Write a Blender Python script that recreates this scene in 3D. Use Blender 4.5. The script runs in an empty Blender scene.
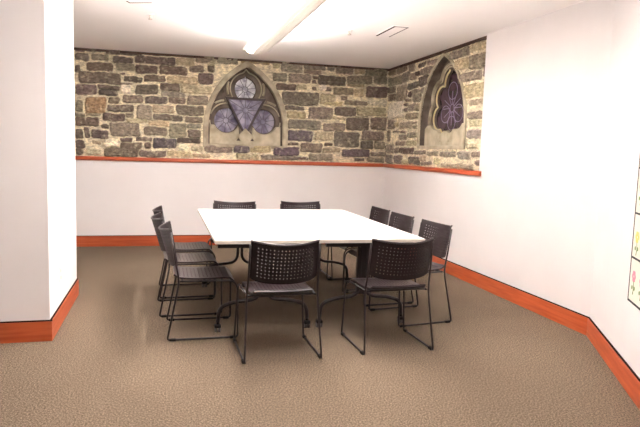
import bpy, bmesh, math, random
import numpy as np
from mathutils import Vector, Matrix

PI = math.pi
scene = bpy.context.scene
COL = scene.collection

# ------------------------------------------------------------------ camera
F_PX, PITCH, ROLL, YAW, CAM_H = 597.19, 0.10448, 0.0301, 0.25885, 1.38
fw = Vector((math.sin(YAW) * math.cos(PITCH), math.cos(YAW) * math.cos(PITCH), -math.sin(PITCH)))
r0 = Vector((math.cos(YAW), -math.sin(YAW), 0)); u0 = r0.cross(fw)
cr, sr = math.cos(ROLL), math.sin(ROLL)
rv = r0 * cr + u0 * sr; uv = u0 * cr - r0 * sr
cam_data = bpy.data.cameras.new('camera')
cam_data.sensor_width = 36.0; cam_data.lens = F_PX / 640 * 36.0
cam_data.clip_start = 0.05; cam_data.clip_end = 60
cam = bpy.data.objects.new('camera', cam_data); COL.objects.link(cam)
cam.matrix_world = Matrix(((rv.x, uv.x, -fw.x, 0), (rv.y, uv.y, -fw.y, 0), (rv.z, uv.z, -fw.z, CAM_H), (0, 0, 0, 1)))
scene.camera = cam

# ------------------------------------------------------------------ world, exposure, light levels
world = bpy.data.worlds.new('world'); scene.world = world; world.use_nodes = True
world.node_tree.nodes['Background'].inputs[0].default_value = (1.0, 0.93, 0.9, 1)
world.node_tree.nodes['Background'].inputs[1].default_value = 0.5
scene.view_settings.view_transform = 'Standard'; scene.view_settings.look = 'None'
scene.view_settings.exposure = 1.63; scene.view_settings.gamma = 1.0
scene.view_settings.use_curve_mapping = False
LIGHT_COLOR = (1.0, 0.935, 0.895)
UP_LIGHT, DOWN_LIGHT = 42.0, 72.0          # emission of the uplight tray and of the lens strips
scene.cycles.max_bounces = 10; scene.cycles.diffuse_bounces = 7

# ------------------------------------------------------------------ dimensions (metres)
D, R, ZC = 8.517, 3.236, 2.627             # back wall, right wall, ceiling
REC = 0.06                                 # stone lies this far behind the plaster
CX, CY, CY2 = -0.762, 4.415, 5.772         # corner block on the left
AX, AY = 3.236, 3.875                      # where the right wall turns
TX, TY = -0.46289, -0.88642                # direction of the angled wall
NX, NY = -0.88642, 0.46289                 # its normal into the room
BB = 0.1475
XL, YF = -2.4, -2.2
STONE_END = 5.70
RAIL_Z0, RAIL_Z1 = 1.165, 1.217

# ------------------------------------------------------------------ materials
def new_mat(name, color=(.5, .5, .5), rough=.6, spec=.3, metal=0.0):
    m = bpy.data.materials.new(name); m.use_nodes = True
    b = m.node_tree.nodes['Principled BSDF']
    b.inputs['Base Color'].default_value = (*color, 1); b.inputs['Roughness'].default_value = rough
    b.inputs['Specular IOR Level'].default_value = spec; b.inputs['Metallic'].default_value = metal
    return m, m.node_tree.nodes, m.node_tree.links, b

def noise_mat(name, c1, c2, scale, rough=.7, spec=.2, bump=0.0, detail=4, lo=.35, hi=.65, stretch=(1, 1, 1), bscale=None, metal=0.0):
    m, N, L, b = new_mat(name, c1, rough, spec, metal)
    tc = N.new('ShaderNodeTexCoord'); mp = N.new('ShaderNodeMapping'); mp.inputs['Scale'].default_value = stretch
    L.new(tc.outputs['Object'], mp.inputs[0])
    n = N.new('ShaderNodeTexNoise'); n.inputs['Scale'].default_value = scale; n.inputs['Detail'].default_value = detail
    L.new(mp.outputs[0], n.inputs['Vector'])
    cr_ = N.new('ShaderNodeValToRGB'); e = cr_.color_ramp.elements
    e[0].position = lo; e[0].color = (*c1, 1); e[1].position = hi; e[1].color = (*c2, 1)
    L.new(n.outputs['Fac'], cr_.inputs[0]); L.new(cr_.outputs[0], b.inputs['Base Color'])
    if bump:
        n2 = N.new('ShaderNodeTexNoise'); n2.inputs['Scale'].default_value = bscale or scale; n2.inputs['Detail'].default_value = 5
        L.new(mp.outputs[0], n2.inputs['Vector'])
        bp_ = N.new('ShaderNodeBump'); bp_.inputs['Strength'].default_value = bump; bp_.inputs['Distance'].default_value = .01
        L.new(n2.outputs['Fac'], bp_.inputs['Height']); L.new(bp_.outputs[0], b.inputs['Normal'])
    return m

def emit_mat(name, color, strength):
    m, N, L, b = new_mat(name, (.8, .8, .8), .5)
    b.inputs['Emission Color'].default_value = (*color, 1); b.inputs['Emission Strength'].default_value = strength
    return m

M = {}
M['plaster'] = noise_mat('plaster_paint', (.79, .758, .757), (.81, .778, .777), 3.0, .85, .15, .08, bscale=120)
M['ceiling'] = noise_mat('ceiling_paint', (.90, .88, .87), (.91, .89, .88), 2.0, .9, .1)
M['wood'] = noise_mat('orange_stained_wood', (.32, .050, .014), (.43, .088, .028), 3.0, .42, .4, .05, stretch=(1, 1, 14), detail=6)
M['gap'] = new_mat('black_reveal', (.012, .008, .009), .9, .05)[0]
M['shade_brown'] = noise_mat('dark_shade_brown', (.07, .045, .035), (.12, .08, .06), 8, .8, .1)  # brown for the painted shade at the ceiling gap; backing walls share it
M['black_plastic'] = noise_mat('dark_brown_plastic', (.013, .007, .008), (.018, .010, .011), 40, .5, .28, .03, bscale=400)
M['seat_plastic'] = noise_mat('seat_plastic', (.016, .009, .010), (.022, .013, .015), 40, .36, .5, .03, bscale=400)
M['lip'] = new_mat('dark_glint_plastic', (.035, .026, .028), .3, .6)[0]
M['steel'] = new_mat('black_powder_coated_steel', (.010, .004, .005), .38, .5)[0]
M['rubber'] = new_mat('black_rubber', (.012, .01, .01), .7, .2)[0]
M['wheel'] = new_mat('grey_caster_wheel', (.07, .06, .06), .45, .4)[0]
M['laminate'] = noise_mat('white_laminate', (.87, .85, .83), (.89, .87, .85), 6, .32, .4)
M['edge_band'] = new_mat('cream_edge_band', (.58, .52, .46), .5, .3)[0]
M['white_metal'] = new_mat('white_enamel', (.88, .86, .80), .4, .4)[0]
M['diffuser'] = emit_mat('lit_diffuser', (1.0, .94, .86), DOWN_LIGHT)
M['tube'] = emit_mat('lit_uplight', LIGHT_COLOR, UP_LIGHT)
M['diffuser'].node_tree.nodes['Principled BSDF'].inputs['Emission Color'].default_value = (*LIGHT_COLOR, 1)
M['white_plastic'] = new_mat('white_plastic', (.82, .8, .79), .4, .4)[0]
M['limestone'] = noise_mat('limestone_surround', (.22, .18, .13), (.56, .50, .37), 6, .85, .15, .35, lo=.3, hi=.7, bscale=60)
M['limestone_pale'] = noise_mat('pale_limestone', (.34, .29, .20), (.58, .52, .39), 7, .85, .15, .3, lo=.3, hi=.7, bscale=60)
M['tracery'] = noise_mat('shaded_tracery_stone', (.09, .07, .055), (.19, .15, .12), 8, .85, .15, .35, lo=.3, hi=.7, bscale=50)  # recessed stone toned darker to stand for its shade
M['lit_edge_gold'] = noise_mat('gold_lit_edge_stone', (.60, .50, .24), (.72, .64, .38), 9, .8, .15)  # colour of the painted lit edges on the window lobes
M['lead_violet'] = new_mat('violet_grey_came', (.20, .15, .24), .5, .4)[0]
M['frame_dark'] = new_mat('dark_window_frame', (.05, .035, .035), .6, .3)[0]
M['lead'] = new_mat('lead_came', (.05, .04, .055), .5, .4)[0]
M['paper'] = noise_mat('cream_paper', (.74, .72, .62), (.80, .78, .70), 5, .8, .1)
M['pink'] = new_mat('pink_petal_print', (.70, .27, .36), .8, .1)[0]
M['yellow'] = new_mat('yellow_petal_print', (.75, .6, .18), .8, .1)[0]
M['leaf'] = new_mat('green_leaf_print', (.2, .3, .13), .8, .1)[0]
M['ink'] = new_mat('dark_border', (.04, .04, .045), .7, .2)[0]

def glass_mat(name, c1, c2):
    m, N, L, b = new_mat(name, c1, .16, .6)
    tc = N.new('ShaderNodeTexCoord'); n = N.new('ShaderNodeTexNoise'); n.inputs['Scale'].default_value = 9
    L.new(tc.outputs['Object'], n.inputs['Vector'])
    c = N.new('ShaderNodeValToRGB'); e = c.color_ramp.elements
    e[0].position = .38; e[0].color = (*c1, 1); e[1].position = .66; e[1].color = (*c2, 1)
    L.new(n.outputs['Fac'], c.inputs[0]); L.new(c.outputs[0], b.inputs['Base Color'])
    bp_ = N.new('ShaderNodeBump'); bp_.inputs['Strength'].default_value = .25; bp_.inputs['Distance'].default_value = .01
    L.new(n.outputs['Fac'], bp_.inputs['Height']); L.new(bp_.outputs[0], b.inputs['Normal'])
    return m
M['glass'] = glass_mat('violet_leaded_glass', (.13, .11, .175), (.36, .33, .42))
M['glass_highlight'] = glass_mat('highlit_leaded_glass', (.30, .28, .36), (.85, .84, .88))  # light in the upper pane painted as a whitened glass colour
M['glass_dark'] = glass_mat('dark_plum_glass', (.05, .03, .04), (.09, .055, .07))

def carpet_mat():
    m, N, L, b = new_mat('speckled_carpet', (.2, .15, .11), .95, .05)
    tc = N.new('ShaderNodeTexCoord')
    n = N.new('ShaderNodeTexNoise'); n.inputs['Scale'].default_value = 100; n.inputs['Detail'].default_value = 6; n.inputs['Roughness'].default_value = .95
    n2 = N.new('ShaderNodeTexNoise'); n2.inputs['Scale'].default_value = 1.3; n2.inputs['Detail'].default_value = 3
    for q in (n, n2): L.new(tc.outputs['Object'], q.inputs['Vector'])
    c = N.new('ShaderNodeValToRGB'); e = c.color_ramp.elements
    e[0].position = .42; e[0].color = (.034, .025, .017, 1); e[1].position = .59; e[1].color = (.30, .232, .168, 1)
    k = c.color_ramp.elements.new(.5); k.color = (.13, .096, .067, 1)
    L.new(n.outputs['Fac'], c.inputs[0])
    mr = N.new('ShaderNodeMapRange'); mr.inputs['To Min'].default_value = .86; mr.inputs['To Max'].default_value = 1.14
    L.new(n2.outputs['Fac'], mr.inputs['Value'])
    mx = N.new('ShaderNodeVectorMath'); mx.operation = 'SCALE'
    L.new(c.outputs[0], mx.inputs[0]); L.new(mr.outputs[0], mx.inputs['Scale']); L.new(mx.outputs[0], b.inputs['Base Color'])
    bp_ = N.new('ShaderNodeBump'); bp_.inputs['Strength'].default_value = .2; bp_.inputs['Distance'].default_value = .003
    L.new(n.outputs['Fac'], bp_.inputs['Height']); L.new(bp_.outputs[0], b.inputs['Normal'])
    return m
M['carpet'] = carpet_mat()

def stone_mat():
    m, N, L, b = new_mat('rubble_stone', (.3, .25, .2), .85, .2)
    at = N.new('ShaderNodeAttribute'); at.attribute_name = 'stone_color'
    tc = N.new('ShaderNodeTexCoord')
    mp = N.new('ShaderNodeMapping'); mp.inputs['Scale'].default_value = (1, 1, 2.2); L.new(tc.outputs['Object'], mp.inputs[0])
    n = N.new('ShaderNodeTexNoise'); n.inputs['Scale'].default_value = 22; n.inputs['Detail'].default_value = 6; n.inputs['Roughness'].default_value = .7
    L.new(mp.outputs[0], n.inputs['Vector'])
    mr = N.new('ShaderNodeMapRange'); mr.inputs['From Min'].default_value = .3; mr.inputs['From Max'].default_value = .72
    mr.inputs['To Min'].default_value = .5; mr.inputs['To Max'].default_value = 1.75
    L.new(n.outputs['Fac'], mr.inputs['Value'])
    mx = N.new('ShaderNodeVectorMath'); mx.operation = 'SCALE'
    L.new(at.outputs['Color'], mx.inputs[0]); L.new(mr.outputs[0], mx.inputs['Scale']); L.new(mx.outputs[0], b.inputs['Base Color'])
    bp_ = N.new('ShaderNodeBump'); bp_.inputs['Strength'].default_value = .6; bp_.inputs['Distance'].default_value = .02
    L.new(n.outputs['Fac'], bp_.inputs['Height']); L.new(bp_.outputs[0], b.inputs['Normal'])
    return m
M['stone'] = stone_mat()

# ------------------------------------------------------------------ helpers
def obj(name, bm, mat, parent=None, loc=None, rotz=0.0, smooth=False):
    me = bpy.data.meshes.new(name)
    if isinstance(bm, bpy.types.Mesh): me = bm
    else:
        bmesh.ops.recalc_face_normals(bm, faces=bm.faces); bm.to_mesh(me); bm.free()
    me.name = name
    if mat is not None and not me.materials: me.materials.append(mat)
    if smooth:
        for p in me.polygons: p.use_smooth = True
    o = bpy.data.objects.new(name, me); COL.objects.link(o)
    if loc: o.location = loc
    o.rotation_euler = (0, 0, rotz)
    if parent: o.parent = parent
    return o

def empty(name, loc=(0, 0, 0), rotz=0.0):
    o = bpy.data.objects.new(name, None); COL.objects.link(o); o.empty_display_size = .1
    o.location = loc; o.rotation_euler = (0, 0, rotz); return o

def tag(o, label=None, cat=None, group=None, kind=None):
    if label: o['label'] = label
    if cat: o['category'] = cat
    if group: o['group'] = group
    if kind: o['kind'] = kind
    return o

def box(bm, x0, x1, y0, y1, z0, z1, bevel=0.0, seg=2):
    vs = [bm.verts.new(p) for p in ((x0, y0, z0), (x1, y0, z0), (x1, y1, z0), (x0, y1, z0), (x0, y0, z1), (x1, y0, z1), (x1, y1, z1), (x0, y1, z1))]
    fs = [bm.faces.new([vs[i] for i in q]) for q in ((0, 3, 2, 1), (4, 5, 6, 7), (0, 1, 5, 4), (1, 2, 6, 5), (2, 3, 7, 6), (3, 0, 4, 7))]
    if bevel:
        es = list({e for f in fs for e in f.edges})
        bmesh.ops.bevel(bm, geom=es, offset=bevel, segments=seg, profile=.5, affect='EDGES')
    return bm

def boxes(*args, bevel=0.0):
    bm = bmesh.new()
    for a in args: box(bm, *a, bevel=bevel)
    return bm

def prism(bm, pts, z0, z1):
    lo = [bm.verts.new((x, y, z0)) for x, y in pts]; hi = [bm.verts.new((x, y, z1)) for x, y in pts]
    n = len(pts); bm.faces.new(lo[::-1]); bm.faces.new(hi)
    for i in range(n): bm.faces.new((lo[i], lo[(i + 1) % n], hi[(i + 1) % n], hi[i]))
    return bm

def round_path(pts, rad, seg=6):
    pts = [Vector(p) for p in pts]; out = [pts[0]]
    for i in range(1, len(pts) - 1):
        r = rad[i] if isinstance(rad, (list, tuple)) else rad
        a, b, c = pts[i - 1], pts[i], pts[i + 1]
        d1 = (a - b); d2 = (c - b); l = min(r, d1.length * .48, d2.length * .48)
        p0 = b + d1.normalized() * l; p2 = b + d2.normalized() * l
        for k in range(seg + 1):
            t = k / seg; out.append(p0 * (1 - t) ** 2 + b * (2 * t * (1 - t)) + p2 * t * t)
    out.append(pts[-1]); return out

def tube(bm, pts, r, seg=10, cap=True):
    pts = [Vector(p) for p in pts]
    n = len(pts); t = (pts[1] - pts[0]).normalized()
    up = Vector((0, 0, 1)) if abs(t.z) < .9 else Vector((1, 0, 0))
    nrm = t.cross(up).normalized(); rings = []
    for i, p in enumerate(pts):
        if i == 0: tt = (pts[1] - p).normalized()
        elif i == n - 1: tt = (p - pts[i - 1]).normalized()
        else: tt = ((pts[i + 1] - p).normalized() + (p - pts[i - 1]).normalized()).normalized()
        nrm = (nrm - tt * nrm.dot(tt)).normalized(); bn = tt.cross(nrm)
        rings.append([bm.verts.new(p + (nrm * math.cos(2 * PI * k / seg) + bn * math.sin(2 * PI * k / seg)) * r) for k in range(seg)])
    for i in range(n - 1):
        for k in range(seg):
            f = bm.faces.new((rings[i][k], rings[i][(k + 1) % seg], rings[i + 1][(k + 1) % seg], rings[i + 1][k])); f.smooth = True
    if cap: bm.faces.new(rings[0][::-1]); bm.faces.new(rings[-1])
    return bm

def disc_prism(bm, c, axis, r, h, seg=20):
    c = Vector(c); a = Vector(axis).normalized()
    tube(bm, [c - a * h / 2, c + a * h / 2], r, seg)
    return bm

def fill2d(name, outer, holes, y0, y1, bevel=0.0):
    """A plate in the local XZ plane: outline OUTER with HOLES, from depth y0 to y1, as a mesh."""
    cu = bpy.data.curves.new(name, 'CURVE'); cu.dimensions = '2D'; cu.fill_mode = 'BOTH'
    cu.extrude = (y1 - y0) / 2 - bevel; cu.bevel_depth = bevel; cu.bevel_resolution = 1
    for loop in [outer] + list(holes):
        sp = cu.splines.new('POLY'); sp.points.add(len(loop) - 1); sp.use_cyclic_u = True
        for i, (x, z) in enumerate(loop): sp.points[i].co = (x, z, 0, 1)
    o = bpy.data.objects.new(name, cu); COL.objects.link(o)
    bpy.context.view_layer.update()
    me = bpy.data.meshes.new_from_object(o.evaluated_get(bpy.context.evaluated_depsgraph_get()))
    bpy.data.objects.remove(o); bpy.data.curves.remove(cu)
    ym = (y0 + y1) / 2
    me.transform(Matrix(((1, 0, 0, 0), (0, 0, -1, ym), (0, 1, 0, 0), (0, 0, 0, 1))))
    me.materials.clear()
    return me

def copy_tree(o, parent=None):
    c = o.copy(); COL.objects.link(c); c.parent = parent
    for ch in o.children: copy_tree(ch, c)
    return c

# ------------------------------------------------------------------ the room
def structure(name, bm, mat, parent=None):
    o = obj(name, bm, mat, parent)
    if not parent: o['kind'] = 'structure'
    return o

structure('floor', boxes((XL - .2, R + .4, YF - .2, D + .4, -.1, 0)), M['carpet'])
structure('ceiling', boxes((XL - .2, R + .5, YF - .2, D + .5, ZC, ZC + .12)), M['ceiling'])
wall_back = structure('wall_back', boxes((XL, R, D, D + .35, 0, RAIL_Z0)), M['plaster'])
wall_right = structure('wall_right', boxes((R, R + .35, STONE_END, D + .35, 0, RAIL_Z0), (R, R + .35, AY - .15, STONE_END, 0, ZC)), M['plaster'])
structure('wall_left', boxes((XL - .15, XL, YF, D + .35, 0, ZC)), M['plaster'])
structure('wall_left_corner', boxes((XL, CX, CY, CY2, 0, ZC)), M['plaster'])
EX, EY = AX + 2.2 * TX, AY + 2.2 * TY
structure('wall_angled', prism(bmesh.new(), [(AX, AY), (EX, EY), (EX - .3 * NX, EY - .3 * NY), (AX + .3, AY - .1)], 0, ZC), M['plaster'])
structure('wall_right_front', boxes((EX, EX + .15, YF, EY, 0, ZC)), M['plaster'])
structure('wall_front', boxes((XL, EX + .15, YF - .15, YF, 0, ZC)), M['plaster'])
# backing masonry behind the windows
structure('wall_back_core', boxes((XL, R + .35, D + .36, D + .46, 0, ZC)), M['shade_brown'])
structure('wall_right_core', boxes((R + .36, R + .46, STONE_END - .1, D + .46, 0, ZC)), M['shade_brown'])

def board(name, p, q, n, h0=0.0, h1=BB - .008, t=.016):
    """baseboard from p to q standing on the wall whose normal into the room is n, with the black reveal on top"""
    def strip(t_, z0, z1):
        return prism(bmesh.new(), [p, q, (q[0] + n[0] * t_, q[1] + n[1] * t_), (p[0] + n[0] * t_, p[1] + n[1] * t_)], z0, z1)
    o = structure(name, strip(t, h0, h1), M['wood'])
    structure('shadow_gap', strip(t * .55, h1, h1 + .009), M['gap'], o)
    return o
board('baseboard_back', (XL, D), (R, D), (0, -1))
board('baseboard_right', (R, AY - .008), (R, D), (-1, 0))
board('baseboard_angled', (AX, AY), (EX, EY), (NX, NY))
board('baseboard_corner_front', (XL, CY), (CX + .016, CY), (0, -1))
board('baseboard_corner_side', (CX, CY + .0005), (CX, CY2), (1, 0))
# rounded chair rail capping the plaster below the stone
def rail(name, along_x):
    prof = [(-REC - .02, RAIL_Z0), (.022, RAIL_Z0), (.03, RAIL_Z0 + .008), (.032, RAIL_Z0 + .026), (.03, RAIL_Z1 - .008), (.022, RAIL_Z1), (-REC - .02, RAIL_Z1)]
    bm = bmesh.new(); ends = ((XL, R - .0) if along_x else (STONE_END - .05, D))
    rings = []
    for e in ends:
        rings.append([bm.verts.new((e, D - d, z) if along_x else (R - d, e, z)) for d, z in prof])
    for i in range(len(prof)): bm.faces.new((rings[0][i], rings[0][(i + 1) % len(prof)], rings[1][(i + 1) % len(prof)], rings[1][i]))
    for r_ in rings: bm.faces.new(r_)
    return structure(name, bm, M['wood'])
rail('trim_1', True); rail('trim_2', False)
# dark strip painting the gap's shade where the stone meets the ceiling
structure('shade_strip_1', boxes((XL, R + REC, D + REC - .035, D + REC, ZC - .028, ZC)), M['shade_brown'])
structure('shade_strip_2', boxes((R + REC - .035, R + REC, STONE_END, D + REC - .035, ZC - .028, ZC)), M['shade_brown'])

# ------------------------------------------------------------------ stone facing
BACK_STONES = """-111,258,-99,263,D -97,259,-80,264,D -74,257,-55,264,D -55,258,-28,264,D -111,247,-94,256,M -91,249,-70,256,M -64,247,-39,255,D -111,231,-105,240,D -97,235,-65,246,D -61,237,-37,246,M -107,218,-55,233,D -56,232,-50,234,M -51,223,-27,230,D -111,203,-86,216,D -84,211,-57,216,D -84,203,-60,210,D -55,207,-42,218,P -55,219,-41,221,M -71,194,-57,201,D -53,195,-27,205,M -111,181,-102,195,M -99,179,-74,200,O -72,183,-38,192,D -112,175,-99,179,M -98,176,-81,179,M -112,162,-83,174,D -78,170,-49,180,D -48,175,-38,181,M -47,168,-21,173,B -80,160,-71,165,D -112,145,-103,158,D -101,146,-95,160,D -92,146,-72,157,D -69,150,-31,168,M -56,143,-41,148,D -112,132,-102,143,D -92,139,-81,143,B -77,135,-57,146,P -56,133,-28,142,D -112,123,-104,132,D -101,125,-81,132,B -77,122,-32,134,D -36,248,17,258,D 18,249,42,259,B 44,254,68,264,M -36,235,-8,245,D -5,236,31,247,D 34,241,55,250,M 60,242,69,251,D -25,225,3,233,D 5,224,47,234,B 48,226,67,240,D -36,207,-7,220,D -4,213,22,223,D 24,212,65,223,B -2,206,29,212,M -24,195,6,204,D 8,197,30,205,M 32,197,61,209,M -25,260,-3,265,D -1,262,30,266,D 32,265,69,267,D -34,173,-14,192,M -13,183,15,193,B 18,182,55,195,D -12,173,25,181,D 29,172,53,180,M -19,165,8,172,B -25,152,6,163,M 9,151,32,170,M 33,164,51,170,M 34,151,51,162,D -36,144,-14,149,D 19,144,51,150,D -25,134,-15,142,D -12,135,18,149,K 21,134,33,141,P 39,133,54,140,B -31,123,5,131,D 7,124,39,132,B 41,124,64,129,B 56,133,70,140,M 138,258,147,265,O 163,249,194,265,M 152,253,161,265,B 197,255,229,263,M 232,256,242,262,M 197,249,223,254,M 152,235,172,246,M 175,235,208,247,M 211,242,221,246,D 210,235,216,240,D 157,223,186,232,D 187,225,201,232,B 210,225,216,230,M 220,225,230,233,P 231,224,238,230,M 166,203,220,221,D 222,206,244,220,B 170,196,199,201,D 205,185,241,201,M 174,184,201,194,B 175,169,224,182,M 176,151,212,166,K 216,154,243,166,B 176,145,191,148,D 195,136,227,149,M 230,146,243,150,D 155,130,193,142,K 172,124,206,128,D 207,124,245,134,M 232,255,243,261,M 245,252,271,262,M 273,253,289,261,B 290,251,324,262,M 219,234,259,248,D 262,239,301,250,M 304,240,325,251,M 263,234,290,238,B 241,221,273,231,M 274,220,289,231,B 293,220,326,236,D 253,213,263,219,M 260,207,295,213,M 296,208,326,217,P 227,205,256,211,B 244,191,277,203,D 278,193,325,205,B 242,185,261,189,B 228,168,261,179,M 229,136,256,143,B 263,170,299,189,D 302,172,327,190,M 245,145,284,167,D 288,156,324,169,M 287,143,307,155,D 309,144,326,155,M 259,131,301,142,K 303,133,328,139,M 278,124,293,129,D 298,124,325,131,M 277,190,298,192,M 58,131,95,142,M 97,132,119,142,K 121,133,151,143,B 101,123,133,131,B 137,124,191,130,M 72,255,101,265,M 105,257,147,267,O 60,249,70,261,B"""  # some dark top-course stones paint the shade band under the ceiling
RIGHT_STONES = """832,253,866,261,M 792,252,827,262,M 766,250,787,261,M 730,252,752,257,D 693,251,726,256,M 705,240,741,249,M 809,237,858,249,M 782,238,807,250,M 757,238,779,247,M 742,241,755,247,D 719,227,748,239,D 831,227,864,236,M 788,213,824,234,M 750,226,786,234,D 827,215,861,225,M 769,215,778,224,D 738,207,766,224,M 728,216,737,225,M 772,209,790,213,M 793,189,856,212,P 757,196,780,206,M 740,195,755,205,M 782,203,791,207,D 784,196,793,201,D 744,185,787,193,M 828,174,862,187,M 814,175,824,183,B 764,173,809,182,M 748,178,762,181,M 747,171,761,176,M 846,155,862,172,M 805,168,835,170,D 787,166,803,170,M 784,157,812,164,M 748,160,777,167,M 785,149,825,154,M 747,149,780,156,B 829,138,855,150,M 809,139,825,146,M 755,138,802,146,D 717,137,752,142,M 680,136,714,141,M 831,123,862,135,M 796,124,828,135,M 773,124,790,131,B 735,124,769,134,D 698,124,732,128,M 675,125,692,133,B 716,129,733,135,B 613,249,660,258,M 581,251,612,260,B 579,232,610,247,M 616,235,645,247,B 586,220,633,230,M 577,222,583,232,M 577,201,621,216,B 575,193,611,198,B 577,177,610,185,M 576,169,607,176,B 577,157,607,166,M 585,146,610,152,B 634,136,675,142,M 599,134,629,143,M 576,136,595,142,M 592,123,650,128,M 575,128,588,133,D 652,123,671,128,B"""

TONES = {'D': (.150, .118, .094), 'M': (.24, .20, .155), 'B': (.42, .36, .235), 'O': (.25, .17, .10), 'P': (.70, .63, .50), 'K': (.115, .090, .094)}
def smooth_noise(rng, shape, cells):
    a = rng.random((cells[0] + 2, cells[1] + 2)); zz = np.linspace(0, cells[0], shape[0]); xx = np.linspace(0, cells[1], shape[1])
    zi = np.minimum(zz.astype(int), cells[0] - 1); xi = np.minimum(xx.astype(int), cells[1] - 1)
    fz = zz - zi; fx = xx - xi; fz = (fz * fz * (3 - 2 * fz))[:, None]; fx = (fx * fx * (3 - 2 * fx))[None, :]
    g = lambda i, j: a[np.ix_(zi + i, xi + j)]
    return (g(0, 0) * (1 - fx) + g(0, 1) * fx) * (1 - fz) + (g(1, 0) * (1 - fx) + g(1, 1) * fx) * fz - .5

def arch(half, spring, apex, off=0.0, base=0.0, n=22):
    h = apex - spring; r = (half * half + h * h) / (2 * half); cx = r - half; ri = r - off
    a1 = math.acos(max(-1, min(1, cx / ri)))
    left = [(-half + off, base)] + [(cx - ri * math.cos(a1 * k / n), spring + ri * math.sin(a1 * k / n)) for k in range(n + 1)]
    return left + [(-x, z) for x, z in left[::-1][1:]]

def stone_face(name, spec, u0_, u1_, z0, z1, hole, to_world, parent, seed, res=.0085, extra=()):
    rng = np.random.default_rng(seed)
    nu = int((u1_ - u0_) / res) + 1; nz = int((z1 - z0) / res) + 1
    U = np.linspace(u0_, u1_, nu)[None, :].repeat(nz, 0); Z = np.linspace(z0, z1, nz)[:, None].repeat(nu, 1)
    def nz_(c): return smooth_noise(rng, (nz, nu), (max(2, int((z1 - z0) / c)), max(2, int((u1_ - u0_) / c))))
    wu = U + nz_(.14) * .022 + nz_(.035) * .014; wz = Z + nz_(.16) * .020 + nz_(.04) * .013
    best = np.full((nz, nu), -1.0); idm = np.zeros((nz, nu), int)
    st = []
    for s in spec.split():
        a, b, c, d, k = s.split(','); st.append((float(a) / 100, float(b) / 100, float(c) / 100, float(d) / 100, k))
    st += list(extra)
    for i, (a, b, c, d, k) in enumerate(st):
        cx, cz = (a + c) / 2, (b + d) / 2; hx, hz = (c - a) / 2 + .004, (d - b) / 2 + .004; rr = min(.03, hx * .6, hz * .6)
        sk = rng.uniform(-.03, .03)
        qx = np.abs(wu - cx + sk * (wz - cz)) - hx + rr; qz = np.abs(wz - cz + sk * .5 * (wu - cx)) - hz + rr
        d_ = -(np.hypot(np.maximum(qx, 0), np.maximum(qz, 0)) + np.minimum(np.maximum(qx, qz), 0) - rr)
        m = d_ > best; best[m] = d_[m]; idm[m] = i
    t = np.clip(best / .014, 0, 1); t = t * t * (3 - 2 * t)
    rel = rng.uniform(.016, .040, len(st)); tone = np.array([TONES[s[4]] for s in st]); tone = tone * rng.uniform(.82, 1.2, (len(st), 1)) * rng.uniform(.94, 1.06, (len(st), 3))
    rough = nz_(.05) * .014 + nz_(.022) * .010
    tilt = rng.uniform(-.10, .10, (len(st), 2)); cxs = np.array([(s[0] + s[2]) / 2 for s in st]); czs = np.array([(s[1] + s[3]) / 2 for s in st])
    tl = np.clip(tilt[idm, 0] * (U - cxs[idm]) + tilt[idm, 1] * 1.5 * (Z - czs[idm]), -.01, .01)
    H = t * (rel[idm] + rough + tl) + (1 - t) * nz_(.03) * .005
    mort = np.array([.66, .59, .43])[None, None, :] * (1 + .35 * nz_(.10)[..., None] + .25 * nz_(.03)[..., None])
    patch = np.clip((nz_(.045) + .6 * nz_(.018)) * 3.0 - .6, 0, 1)[..., None] * .4
    sc = tone[idm] * (1 + .5 * nz_(.03)[..., None]); sc = sc * (1 - patch) + mort * patch * .8
    t2 = np.clip((best + .002) / .006, 0, 1)[..., None]
    C = mort * (1 - t2) + sc * t2
    keep = np.ones((nz, nu), bool)
    if hole: keep = ~hole(U, Z)
    verts = [to_world(u, z, h) for u, z, h in zip(U.ravel().tolist(), Z.ravel().tolist(), H.ravel().tolist())]
    kf = keep[:-1, :-1] & keep[1:, :-1] & keep[:-1, 1:] & keep[1:, 1:]
    ii, jj = np.nonzero(kf); base = ii * nu + jj
    faces = np.stack([base, base + 1, base + nu + 1, base + nu], 1).tolist()
    me = bpy.data.meshes.new(name); me.from_pydata(verts, [], faces)
    at = me.color_attributes.new('stone_color', 'FLOAT_COLOR', 'POINT')
    at.data.foreach_set('color', np.concatenate([C, np.ones((nz, nu, 1))], 2).astype(np.float32).ravel())
    me.validate(); o = obj(name, me, M['stone'], parent)
    return o

W1 = dict(cx=1.147, z=1.395, half=.598, spring=.25, apex=1.205)
W2 = dict(cx=6.785, z=1.452, half=.643, spring=.25, apex=1.15)
def hole_fn(W, off=.035):
    h = W['apex'] - W['spring']; r = (W['half'] ** 2 + h * h) / (2 * W['half']); cx = r - W['half']
    def f(U, Z):
        x = np.abs(U - W['cx']); z = Z - W['z']
        lo = (z > off) & (z <= W['spring']) & (x < W['half'] - off)
        hi = (z > W['spring']) & (np.hypot(x + cx, z - W['spring']) < r - off)
        return lo | hi
    return f
back_extra = [(-2.3 + .3 * i, 1.22 + .16 * j, -2.04 + .3 * i, 1.34 + .16 * j, 'DMMB'[(i + j) % 4]) for i in range(4) for j in range(9)]
stone_face('stone_facing', BACK_STONES, XL, R + REC, RAIL_Z1 - .01, ZC, hole_fn(W1), lambda u, z, h: (u, D + REC - h, z), wall_back, 7, extra=back_extra)
stone_face('stone_facing', RIGHT_STONES, STONE_END, D + REC, RAIL_Z1 - .01, ZC, hole_fn(W2), lambda u, z, h: (R + REC - h, u, z), wall_right, 11)

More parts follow.
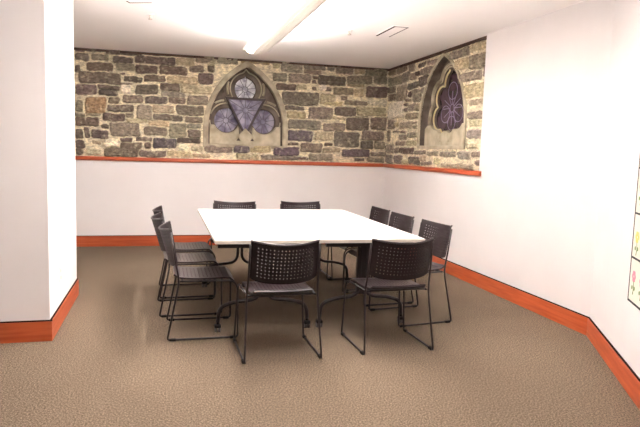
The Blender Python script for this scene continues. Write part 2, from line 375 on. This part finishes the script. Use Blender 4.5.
# ------------------------------------------------------------------ gothic windows
def star(center, circles, polys=(), n=120, grow=0.0):
    """outline, seen from CENTER, of the union of circles and convex polygons"""
    out = []; cx, cz = center
    for k in range(n):
        a = 2 * PI * k / n; dx, dz = math.cos(a), math.sin(a); best = .05
        for x, z, r in circles:
            ox, oz = x - cx, z - cz; b = ox * dx + oz * dz; q = ox * ox + oz * oz - (r + grow) ** 2; dsc = b * b - q
            if dsc > 0 and b + math.sqrt(dsc) > best: best = b + math.sqrt(dsc)
        for P in polys:
            for i in range(len(P)):
                (x1, z1), (x2, z2) = P[i], P[(i + 1) % len(P)]; ex, ez = x2 - x1, z2 - z1
                den = dx * ez - dz * ex
                if abs(den) < 1e-9: continue
                t = ((x1 - cx) * ez - (z1 - cz) * ex) / den; s = ((x1 - cx) * dz - (z1 - cz) * dx) / den
                if 0 <= s <= 1 and t > best: best = t
        out.append((cx + dx * best, cz + dz * best))
    return out

def loft(A, B, ya, yb):
    bm = bmesh.new(); a = [bm.verts.new((x, ya, z)) for x, z in A]; b = [bm.verts.new((x, yb, z)) for x, z in B]
    n = len(a)
    for i in range(n): bm.faces.new((a[i], a[(i + 1) % n], b[(i + 1) % n], b[i]))
    return bm

def bars(segs, y, r):
    bm = bmesh.new()
    for pts in segs: tube(bm, [(x, y, z) for x, z in pts], r, 6)
    return bm

def gothic(name, W, loc, rotz, label, trefoil):
    root = empty(name, loc, rotz); root['kind'] = 'structure'; root['label'] = label
    h, s, a = W['half'], W['spring'], W['apex']; A = lambda off, base: arch(h, s, a, off, base)
    sx = h / .6; sz = a / 1.2
    P = lambda x, z: (x * sx, z * sz)
    circ = lambda x, z, r, n=32: [P(x + r * math.cos(2 * PI * t / n), z + r * math.sin(2 * PI * t / n)) for t in range(n)]
    # depths: surround, hood mouldings, tracery, glass
    if trefoil: rw, y_h, y_t, y_g = .060, .075, .150, .200
    else: rw, y_h, y_t, y_g = .022, .060, .105, .140
    obj('stone_surround', fill2d('stone_surround', A(0, 0), [A(rw, .03)], -.024, .06 if trefoil else .0, .006), M['limestone' if trefoil else 'limestone_pale'], root)
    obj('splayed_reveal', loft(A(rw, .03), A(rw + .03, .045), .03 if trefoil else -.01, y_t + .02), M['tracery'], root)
    if trefoil:
        cs = [(-.270, .38, .180), (.270, .38, .180), (0, .83, .165)]
        tri = [(-.29, .70), (.29, .70), (0, .150)]
        c0 = (0, .54); og = [(-.115, .90), (0, 1.03), (.115, .90)]
        ctr = star(c0, cs, [tri, og]); big = star(c0, cs, [tri, [(-.16, .92), (0, 1.10), (.16, .92)]], grow=.060)
        huge = star(c0, [(x * 1.03, z, r) for x, z, r in cs], [tri, [(-.2, .95), (0, 1.14), (.2, .95)]], grow=.10)
    else:
        cs = [(.02, .84, .15), (-.19, .66, .15), (.22, .66, .16), (-.25, .40, .15), (.27, .40, .16), (-.11, .30, .10), (.11, .30, .10), (0, .36, .13)]
        c0 = (0, .56); og = [(-.08, .92), (.01, 1.05), (.1, .92)]
        ctr = star(c0, cs, [og]); big = star(c0, cs, [og], grow=.045); huge = star(c0, cs, [og], grow=.085)
    ctr, big, huge = [[P(*p) for p in q] for q in (ctr, big, huge)]
    inside = lambda pts, off: pts
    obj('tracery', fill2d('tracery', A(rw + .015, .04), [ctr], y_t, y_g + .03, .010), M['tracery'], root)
    spand = [[P(q * .30, .765), P(q * .375, .735), P(q * .335, .82)] for q in (1, -1)] if trefoil else []
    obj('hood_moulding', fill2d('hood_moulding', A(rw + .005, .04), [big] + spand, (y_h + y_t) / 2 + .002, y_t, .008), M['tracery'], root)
    bm = bmesh.new()          # raised ribs that follow the lobes
    for loop, yy, r_ in ((huge, (y_h + y_t) / 2, .016), (big, (y_h + y_t) / 2, .010)):
        hh = a - s; R_ = (h * h + hh * hh) / (2 * h); cx_ = R_ - h
        run = []
        for x, z in loop + loop[:1]:
            ok = z > .28 and (math.hypot(abs(x) + cx_, max(z - s, 0)) < R_ - rw - .02)
            if trefoil and abs(x) < .30 * sx and .60 * sz < z < .72 * sz and loop is huge: ok = False
            if ok: run.append((x, yy, z))
            else:
                if len(run) > 2: tube(bm, run, r_, 8)
                run = []
        if len(run) > 2: tube(bm, run, r_, 8)
    obj('rib_moulding', bm, M['limestone_pale' if trefoil else 'limestone'], root)
    if not trefoil:
        bm = bmesh.new(); run = []
        for x, z in ctr + ctr[:1]:
            if x < -.02 and z > .2: run.append((x, y_t - .004, z))
            elif len(run) > 2: tube(bm, run, .011, 8); run = []
            else: run = []
        if len(run) > 2: tube(bm, run, .011, 8)
        obj('lit_lobe_edge', bm, M['lit_edge_gold'], root)  # gold tubes paint the lit edges of the left lobes
    # pale stone panel under the lights, curving up round the lower lobes
    low = []; up = []
    for k in range(81):
        x = -.50 + 1.0 * k / 80; z = .30
        for cx_, cz_, r_ in cs:
            rr = r_ + .012
            if cz_ < .45 and abs(x - cx_) < rr: z = min(z, cz_ - math.sqrt(rr * rr - (x - cx_) ** 2))
        if abs(x) < .10 and trefoil: z = min(z, max(.15, .26 - abs(x)) - (.0 if abs(x) > .02 else .0))
        up.append(P(x, z))
    if trefoil:
        pier = [[P(q * x, z) for x, z in ((.05, .085), (.15, .085), (.10, .150))] for q in (1, -1)]
        obj('sill_panel', fill2d('sill_panel', [P(-.505, .045)] + up + [P(.505, .045)], pier, .06, y_t, .010), M['limestone_pale'], root)
    else:
        pier = [[P(q * x, z) for x, z in ((.07, .075), (.15, .075), (.11, .125))] for q in (1, -1)]
        obj('sill_panel', fill2d('sill_panel', [P(-.535, .045)] + [P(-.535, .26)] + up[2:-2] + [P(.535, .26)] + [P(.535, .045)], pier, .05, y_t, .010), M['limestone_pale'], root)
    obj('pierced_backing', boxes((-.2, .2, y_h + .03, y_h + .034, .05, .12 * sz + .01)), M['frame_dark'], root)
    # glass and leads
    if trefoil:
        for i, (x, z, r_) in enumerate(cs):
            pts = circ(x, z, r_ + .012)
            if i == 2: pts = [P(x + r_ * 1.08 * math.cos(t * PI / 16), z + r_ * 1.08 * math.sin(t * PI / 16)) for t in range(-16, 8)] + [P(0, 1.05)] + [P(x + r_ * 1.08 * math.cos(t * PI / 16), z + r_ * 1.08 * math.sin(t * PI / 16)) for t in range(9, 16)]
            g = obj('glass_pane', fill2d('glass_pane', pts, [], y_g + i * .0005, y_g + .008 + i * .0005), M['glass_highlight' if i == 2 else 'glass'], root)
            if i == 2: g['label'] = 'upper light with painted brightness'
            segs = []
            for k in range(10):
                t = 2 * PI * (k + .3) / 10; segs.append([P(x + .04 * math.cos(t), z + .04 * math.sin(t)), P(x + r_ * math.cos(t), z + r_ * math.sin(t))])
            ring = circ(x, z, .04, 12); rim = circ(x, z, r_)
            obj('lead_bars', bars(segs + [ring + ring[:1]], y_g - .002, .004), M['lead'], root)
            obj('lead_rim', bars([rim + rim[:1]], y_g - .002, .007), M['frame_dark'], root)
        T = [P(*p) for p in tri]; gx, gz = 0, .515; ins = [P(gx + (x - gx) * .875, gz + (z - gz) * .875) for x, z in tri]
        obj('triangle_frame', fill2d('triangle_frame', T, [ins], .085, y_t, .004), M['frame_dark'], root)
        obj('glass_pane', fill2d('glass_pane', T, [], .118, .126), M['glass'], root)
        segs = []; cc = (0, .53)
        for k in range(12):
            t = 2 * PI * k / 12; dx, dz = math.cos(t), math.sin(t); L_ = 1e9
            for i in range(3):
                (x1, z1), (x2, z2) = tri[i], tri[(i + 1) % 3]; ex, ez = x2 - x1, z2 - z1; den = dx * ez - dz * ex
                if abs(den) < 1e-9: continue
                tt = ((x1 - cc[0]) * ez - (z1 - cc[1]) * ex) / den; ss = ((x1 - cc[0]) * dz - (z1 - cc[1]) * dx) / den
                if tt > 0 and 0 <= ss <= 1: L_ = min(L_, tt)
            segs.append([P(cc[0] + .04 * dx, cc[1] + .04 * dz), P(cc[0] + L_ * .93 * dx, cc[1] + L_ * .93 * dz)])
        ring = circ(cc[0], cc[1], .04, 12); segs.append(ring + ring[:1])
        obj('lead_bars', bars(segs, .116, .004), M['lead'], root)
    else:
        c1 = P(*c0)
        obj('glass_pane', fill2d('glass_pane', [(c1[0] + (x - c1[0]) * 1.02, c1[1] + (z - c1[1]) * 1.02) for x, z in ctr], [], y_g, y_g + .008), M['glass_dark'], root)
        segs = []
        for k in range(12):
            t = 2 * PI * k / 12; segs.append([P(.05 * math.cos(t), .52 + .05 * math.sin(t)), P(.22 * math.cos(t), .52 + .22 * math.sin(t))])
        for q in ((0, .52, .05), (0, .74, .11), (-.16, .45, .11), (.16, .45, .11), (0, .33, .09)):
            rg = circ(*q, 16); segs.append(rg + rg[:1])
        obj('lead_bars', bars(segs, y_g - .002, .0045), M['lead_violet'], root)
    return root
gothic('window_1', W1, (W1['cx'], D + REC, W1['z']), 0, 'pointed trefoil gothic window on the back stone wall', True)
gothic('window_2', W2, (R + REC, W2['cx'], W2['z']), -PI / 2, 'pointed cusped gothic window on the right stone wall', False)

# ------------------------------------------------------------------ ceiling fittings
def light_fixture():
    root = empty('pendant_light', (.985, 0, 2.455))
    tag(root, 'long white linear fluorescent light hanging below the ceiling', 'ceiling light')
    y0, y1 = 2.50, 6.67; Wd = .135; n = 14
    def prof(x): return -.045 * (1 - (x / Wd) ** 2)
    bm = bmesh.new()          # curved housing, open on top
    for th, yy in ((0, None),):
        rows = []
        for y in (y0, y1):
            rows.append([bm.verts.new((-Wd + 2 * Wd * k / n, y, prof(-Wd + 2 * Wd * k / n))) for k in range(n + 1)])
        rows2 = [[bm.verts.new((v.co.x * .96, v.co.y, v.co.z + .008)) for v in rw] for rw in rows]
        for rw, fl in ((rows, 1), (rows2, 0)):
            for k in range(n): bm.faces.new((rw[0][k], rw[0][k + 1], rw[1][k + 1], rw[1][k]))
        for k in (0, n): bm.faces.new((rows[0][k], rows[1][k], rows2[1][k], rows2[0][k]))
    obj('housing', bm, M['white_metal'], root)
    for y in (y0, y1):        # end caps
        bm = bmesh.new()
        pts = [(-Wd + 2 * Wd * k / n, prof(-Wd + 2 * Wd * k / n)) for k in range(n + 1)]
        a = [bm.verts.new((x, y - .006, z)) for x, z in pts]; b = [bm.verts.new((x, y + .006, z)) for x, z in pts]
        bm.faces.new(a); bm.faces.new(b)
        for k in range(len(a)): bm.faces.new((a[k], a[(k + 1) % len(a)], b[(k + 1) % len(a)], b[k]))
        obj('end_cap', bm, M['white_metal'], root)
    obj('side_wing', boxes((-Wd - .008, -Wd + .002, y0, y1, -.008, .012), (Wd - .002, Wd + .012, y0, y1, -.008, .012)), M['white_plastic'], root)
    m = 3; L = (y1 - y0) / m
    for i in range(m):
        a, b = y0 + i * L + .05, y0 + (i + 1) * L - .05
        bm = bmesh.new(); q = []
        for y in (a, b): q.append([bm.verts.new((x, y, prof(x) - .004)) for x in (-.108, -.092, -.076, -.060)])
        for k in range(3): bm.faces.new((q[0][k], q[0][k + 1], q[1][k + 1], q[1][k]))
        obj('diffuser', bm, M['diffuser'], root)
        bm = bmesh.new()
        for k in range(3):
            x = .005 + k * .032
            box(bm, x, x + .010, a, b, prof(x + .005) - .0035, prof(x + .005) + .002)
        obj('perforated_strip', bm, M['white_metal'], root)
        bm = bmesh.new(); box(bm, -.085, .085, a, b, -.004, .0)
        obj('uplight_tray', bm, M['tube'], root)
    for y in (y0 + .6, (y0 + y1) / 2, y1 - .6):
        bm = bmesh.new(); tube(bm, [(0, y, -.0), (0, y, ZC - 2.455)], .003, 6); disc_prism(bm, (0, y, ZC - 2.455 - .006), (0, 0, 1), .03, .012)
        obj('suspension_wire', bm, M['white_plastic'], root)
light_fixture()

def vent(x0, x1, y0, y1, label):
    root = empty('ceiling_vent', ((x0 + x1) / 2, (y0 + y1) / 2, ZC)); tag(root, label, 'vent')
    w, l = (x1 - x0) / 2, (y1 - y0) / 2
    obj('frame', boxes((-w, w, -l, l, -.010, 0)), M['ceiling'], root)
    obj('slot', boxes((-w, -w + .018, -l, l, -.0125, -.0095)), M['gap'], root)
    obj('slot', boxes((w - .008, w, -l, l, -.0125, -.0095)), M['lead'], root)
    obj('slot', boxes((-w + .018, w - .008, -l, -l + .008, -.0125, -.0095)), M['lead'], root)
vent(2.19, 2.345, 5.65, 6.17, 'square white ceiling vent with two dark slots near the right stone wall')
def bracket_vent(x, y, rot, label):
    root = empty('ceiling_slot', (x, y, ZC), rot); tag(root, label, 'vent')
    obj('frame', boxes((-.11, .11, -.09, .05, -.008, 0)), M['ceiling'], root)
    obj('slot', boxes((-.10, .10, .0, .012, -.0105, -.0075), (-.11, -.10, -.05, .012, -.0105, -.0075)), M['frame_dark'], root)
bracket_vent(.82, 5.80, -.55, 'thin dark ceiling slot just left of the pendant light')
bracket_vent(-.19, 5.60, -.4, 'thin dark ceiling slot near the left end of the ceiling')
def sprinkler(x, y, label):
    root = empty('sprinkler_head', (x, y, ZC)); tag(root, label, 'sprinkler')
    bm = bmesh.new(); disc_prism(bm, (0, 0, -.004), (0, 0, 1), .038, .008); obj('escutcheon', bm, M['white_plastic'], root)
    bm = bmesh.new(); disc_prism(bm, (0, 0, -.025), (0, 0, 1), .011, .036, 12); disc_prism(bm, (0, 0, -.045), (0, 0, 1), .02, .004, 14); obj('deflector', bm, M['edge_band'], root)
sprinkler(1.86, 6.05, 'small white sprinkler head on ceiling between pendant light and vent')
sprinkler(-.12, 6.10, 'small white sprinkler head on ceiling above the left of the stone wall')

# ------------------------------------------------------------------ outlet and poster
root = empty('wall_outlet', (CX, 4.865, .38)); tag(root, 'white outlet plate low on the narrow side of the left wall corner', 'outlet')
obj('cover_plate', boxes((0, .006, -.037, .037, -.06, .06), bevel=.002), M['white_plastic'], root)
for z in (-.026, .026): obj('socket', boxes((.006, .008, -.015, .015, z - .014, z + .014), bevel=.0005), M['edge_band'], root)

root = empty('floral_poster', (AX + TX * .99, AY + TY * .99, 0), math.atan2(TY, TX))
tag(root, 'tall cream floral wall hanging with dark bands at right edge', 'poster')
# local x runs along the wall towards the camera, local -y... faces the room
sgn = -1 if (Vector((-TY, TX)).dot(Vector((NX, NY))) < 0) else 1
def pb(x0, x1, d0, d1, z0, z1):
    a, b = sorted((d0 * sgn, d1 * sgn)); return (x0, x1, a, b, z0, z1)
ZB = [.524, .79, 1.058, 1.33, 1.60]
for i in range(4):
    z0, z1 = ZB[i], ZB[i + 1]
    pn = obj('print_panel', boxes(pb(0, .62, .001, .006, z0, z1)), M['paper'], root)
    obj('dark_band', boxes(pb(0, .62, .006, .009, z0, z0 + .012), pb(0, .006, .006, .009, z0, z1)), M['ink'], pn)
    rnd = random.Random(i)
    for k in range(4):
        bm = bmesh.new(); bl = bmesh.new()
        cx_, cz_ = .085 + k * .15, z0 + .15 + rnd.uniform(-.02, .02)
        for j in range(6):
            t = j * PI / 3
            disc_prism(bm, (cx_ + .022 * math.cos(t), sgn * .0068, cz_ + .022 * math.sin(t)), (0, 1, 0), .015, .0012, 10)
        tube(bl, [(cx_, sgn * .0065, cz_ - .03), (cx_ + .012, sgn * .0065, cz_ - .07), (cx_, sgn * .0065, cz_ - .11)], .0025, 5)
        for q in (-1, 1):
            disc_prism(bl, (cx_ + q * .022, sgn * .0068, cz_ - .07), (0, 1, 0), .013, .0012, 8)
        obj('printed_flower', bm, M['pink' if i % 2 == 0 else 'yellow'], pn); obj('printed_leaves', bl, M['leaf'], pn)

# ------------------------------------------------------------------ tables
TX0, TX1, TY0, TY1, TH = .352, 1.930, 4.145, 6.310, .74
def make_table(label):
    w = (TX1 - TX0) / 2 - .0015; l = TY1 - TY0
    root = empty('conference_table', (0, 0, 0)); tag(root, label, 'table', 'conference tables')
    top = obj('tabletop', boxes((-w / 2, w / 2, -l / 2, l / 2, TH - .028, TH), bevel=.003), M['laminate'], root)
    e = .0015
    bm = boxes((-w / 2 - e, w / 2 + e, -l / 2 - e, -l / 2, TH - .025, TH - .004), (-w / 2 - e, w / 2 + e, l / 2, l / 2 + e, TH - .025, TH - .004),
               (-w / 2 - e, -w / 2, -l / 2, l / 2, TH - .025, TH - .004), (w / 2, w / 2 + e, -l / 2, l / 2, TH - .025, TH - .004))
    obj('edge_band', bm, M['edge_band'], top)
    ly = 4.425 - (TY0 + TY1) / 2
    obj('underframe', boxes((-w / 2 + .02, w / 2 - .02, -l / 2 + .03, -l / 2 + .06, TH - .06, TH - .028), (-w / 2 + .02, w / 2 - .02, l / 2 - .06, l / 2 - .03, TH - .06, TH - .028),
                            (-.10, -.06, -l / 2 + .05, l / 2 - .05, TH - .07, TH - .028), (.06, .10, -l / 2 + .05, l / 2 - .05, TH - .07, TH - .028)), M['steel'], root)
    for y in (ly, 5.91 - (TY0 + TY1) / 2):
        bm = bmesh.new()
        for q in (-1, 1):
            tube(bm, round_path([(q * .020, y, TH - .035), (q * .020, y, .245), (q * .22, y, .228), (q * .335, y, .19), (q * .345, y, .075)], [0, .19, .1, .07, 0], 8), .0145, 10)
        if y == ly: box(bm, -.05, .05, y - .012, y + .012, .26, TH - .035)
        box(bm, -.24, .24, y - .02, y + .02, TH - .055, TH - .028)
        leg = obj('leg', bm, M['steel'], root)
        for q in (-1, 1):
            bm = bmesh.new(); x = q * .345
            for dx in (-.014, .014): disc_prism(bm, (x + dx, y, .0255), (1, 0, 0), .025, .016, 18)
            cs_ = obj('caster', bm, M['wheel'], leg)
            bm = bmesh.new(); box(bm, x - .024, x + .024, y - .026, y + .022, .036, .060, .006); disc_prism(bm, (x, y, .066), (0, 0, 1), .010, .03, 10)
            obj('caster', bm, M['rubber'], leg)['label'] = 'black caster hood'
    return root
ta = make_table('white rectangular table on black legs, left one of the joined pair')
ta.location = ((TX0 * 3 + TX1) / 4, (TY0 + TY1) / 2, 0)
tb = copy_tree(ta); tb.location = ((TX0 + TX1 * 3) / 4, (TY0 + TY1) / 2, 0)
tb['label'] = 'white rectangular table on black legs, right one of the joined pair'

# ------------------------------------------------------------------ chairs
def grid_panel(us, vs, f, holes, th, mat, name, parent):
    """perforated shell: grid lines US, VS mapped by f(u, v); cells (i, j) in HOLES are cut out, then thickened"""
    bm = bmesh.new(); V = [[bm.verts.new(f(u, v)) for v in vs] for u in us]
    for i in range(len(us) - 1):
        for j in range(len(vs) - 1):
            if (i, j) in holes: continue
            bm.faces.new((V[i][j], V[i + 1][j], V[i + 1][j + 1], V[i][j + 1]))
    bmesh.ops.recalc_face_normals(bm, faces=bm.faces)
    for v in [v for v in bm.verts if not v.link_faces]: bm.verts.remove(v)
    bmesh.ops.solidify(bm, geom=bm.faces[:], thickness=th)
    return obj(name, bm, mat, parent)

def lines(a, b, n, hole, margin_a, margin_b):
    """grid lines from a to b with n holes of width HOLE evenly between the margins; returns lines and the hole cell indices"""
    s = (b - a - margin_a - margin_b); p = s / n; out = [a, a + margin_a * .5]; idx = []
    for k in range(n):
        c = a + margin_a + (k + .5) * p; out.append(c - hole / 2); idx.append(len(out) - 1); out.append(c + hole / 2)
    out += [b - margin_b * .5, b]; return out, idx

def make_chair():
    root = empty('stacking_chair')
    HB = .225
    # backrest
    us, iu = lines(-HB, HB, 16, .0068, .034, .034); vs, iv = lines(0, 1, 9, .027, .10, .10)
    def fb(u, v):
        k = u / HB
        top = .802 - .022 * (1 - k * k); bot = .535 - .022 * (1 - k * k) + .02 * k ** 8
        z = bot + (top - bot) * v
        y = -.190 - .045 * v - .080 * (1 - k * k) * (.6 + .4 * v)
        return (u, y, z)
    obj('backrest', None or grid_mesh(us, vs, fb, {(i, j) for i in iu for j in iv}, .006), M['black_plastic'], root)
    # rounded backrest lip added for a glint, its paler tone a painted highlight
    bm = bmesh.new(); tube(bm, [Vector(fb(-HB + 2 * HB * k / 24, 1.0)) for k in range(25)], .0062, 8)
    obj('glint_lip', bm, M['lip'], root)
    # seat
    us, iu = lines(-.212, .212, 14, .008, .04, .04); vs, iv = lines(0, 1, 12, .016, .06, .16)
    def fs(u, v):
        k = u / .212; y = -.205 + .43 * v
        z = .447 + .006 * (k * k) * (1 - v * .5) - .010 * math.sin(PI * min(v * 1.1, 1)) + (-.035 * ((v - .86) / .14) ** 2 if v > .86 else 0) + (.02 * ((.1 - v) / .1) ** 2 if v < .1 else 0)
        w = .93 + .07 * min(1, v / .25)
        return (u * w, y, z)
    obj('seat', grid_mesh(us, vs, fs, {(i, j) for i in iu for j in iv}, .011), M['seat_plastic'], root)
    for q in (-1, 1):
        bm = bmesh.new()
        pts = [(q * .228, -.232, .775), (q * .232, -.200, .56), (q * .238, -.172, .43), (q * .257, -.255, .009), (q * .257, .245, .009), (q * .236, .240, .425), (q * .226, -.168, .425)]
        tube(bm, round_path(pts, [0, .05, .06, .02, .025, .075, 0], 6), .0072, 8)
        leg = obj('sled_leg', bm, M['steel'], root)
        for y in (-.218, .21):
            obj('foot_pad', boxes((q * .257 - .011, q * .257 + .011, y - .022, y + .022, 0, .018), bevel=.003), M['rubber'], leg)
    for y in (-.15, .13):
        bm = bmesh.new(); tube(bm, [(-.232, y, .425), (.232, y, .425)], .0072, 8); obj('crossbar', bm, M['steel'], root)
    return root

def grid_mesh(us, vs, f, holes, th):
    bm = bmesh.new(); V = [[bm.verts.new(f(u, v)) for v in vs] for u in us]
    for i in range(len(us) - 1):
        for j in range(len(vs) - 1):
            if (i, j) not in holes: bm.faces.new((V[i][j], V[i + 1][j], V[i + 1][j + 1], V[i][j + 1]))
    bmesh.ops.recalc_face_normals(bm, faces=bm.faces)
    bmesh.ops.solidify(bm, geom=bm.faces[:], thickness=th)
    return bm

CHAIRS = [  # x, y, facing (degrees), label
    (.762, 3.965, 1.0, 'dark perforated chair at the near table edge, left one of two'),
    (1.580, 3.990, 1.5, 'dark perforated chair at the near table edge, right one of two'),
    (.288, 4.52, -90, 'dark stacking chair on the left side of the table, nearest of three'),
    (.222, 5.155, -88, 'dark stacking chair on the left side of the table, middle of three'),
    (.225, 5.765, -89, 'dark stacking chair on the left side of the table, farthest of three'),
    (2.025, 4.607, 98, 'dark stacking chair on the right side of the table, nearest of three'),
    (1.972, 5.250, 95, 'dark stacking chair on the right side of the table, middle of three'),
    (1.965, 5.835, 93, 'dark stacking chair on the right side of the table, farthest of three'),
    (.722, 6.315, 170, 'dark chair at the far table edge before the back wall, left of two'),
    (1.515, 6.355, 181, 'dark chair at the far table edge before the back wall, right of two'),
]
proto = make_chair()
for i, (x, y, a, lab) in enumerate(CHAIRS):
    c = proto if i == 0 else copy_tree(proto)
    c.location = (x, y, 0); c.rotation_euler = (0, 0, math.radians(a))
    tag(c, lab, 'chair', 'stacking chairs around the tables')
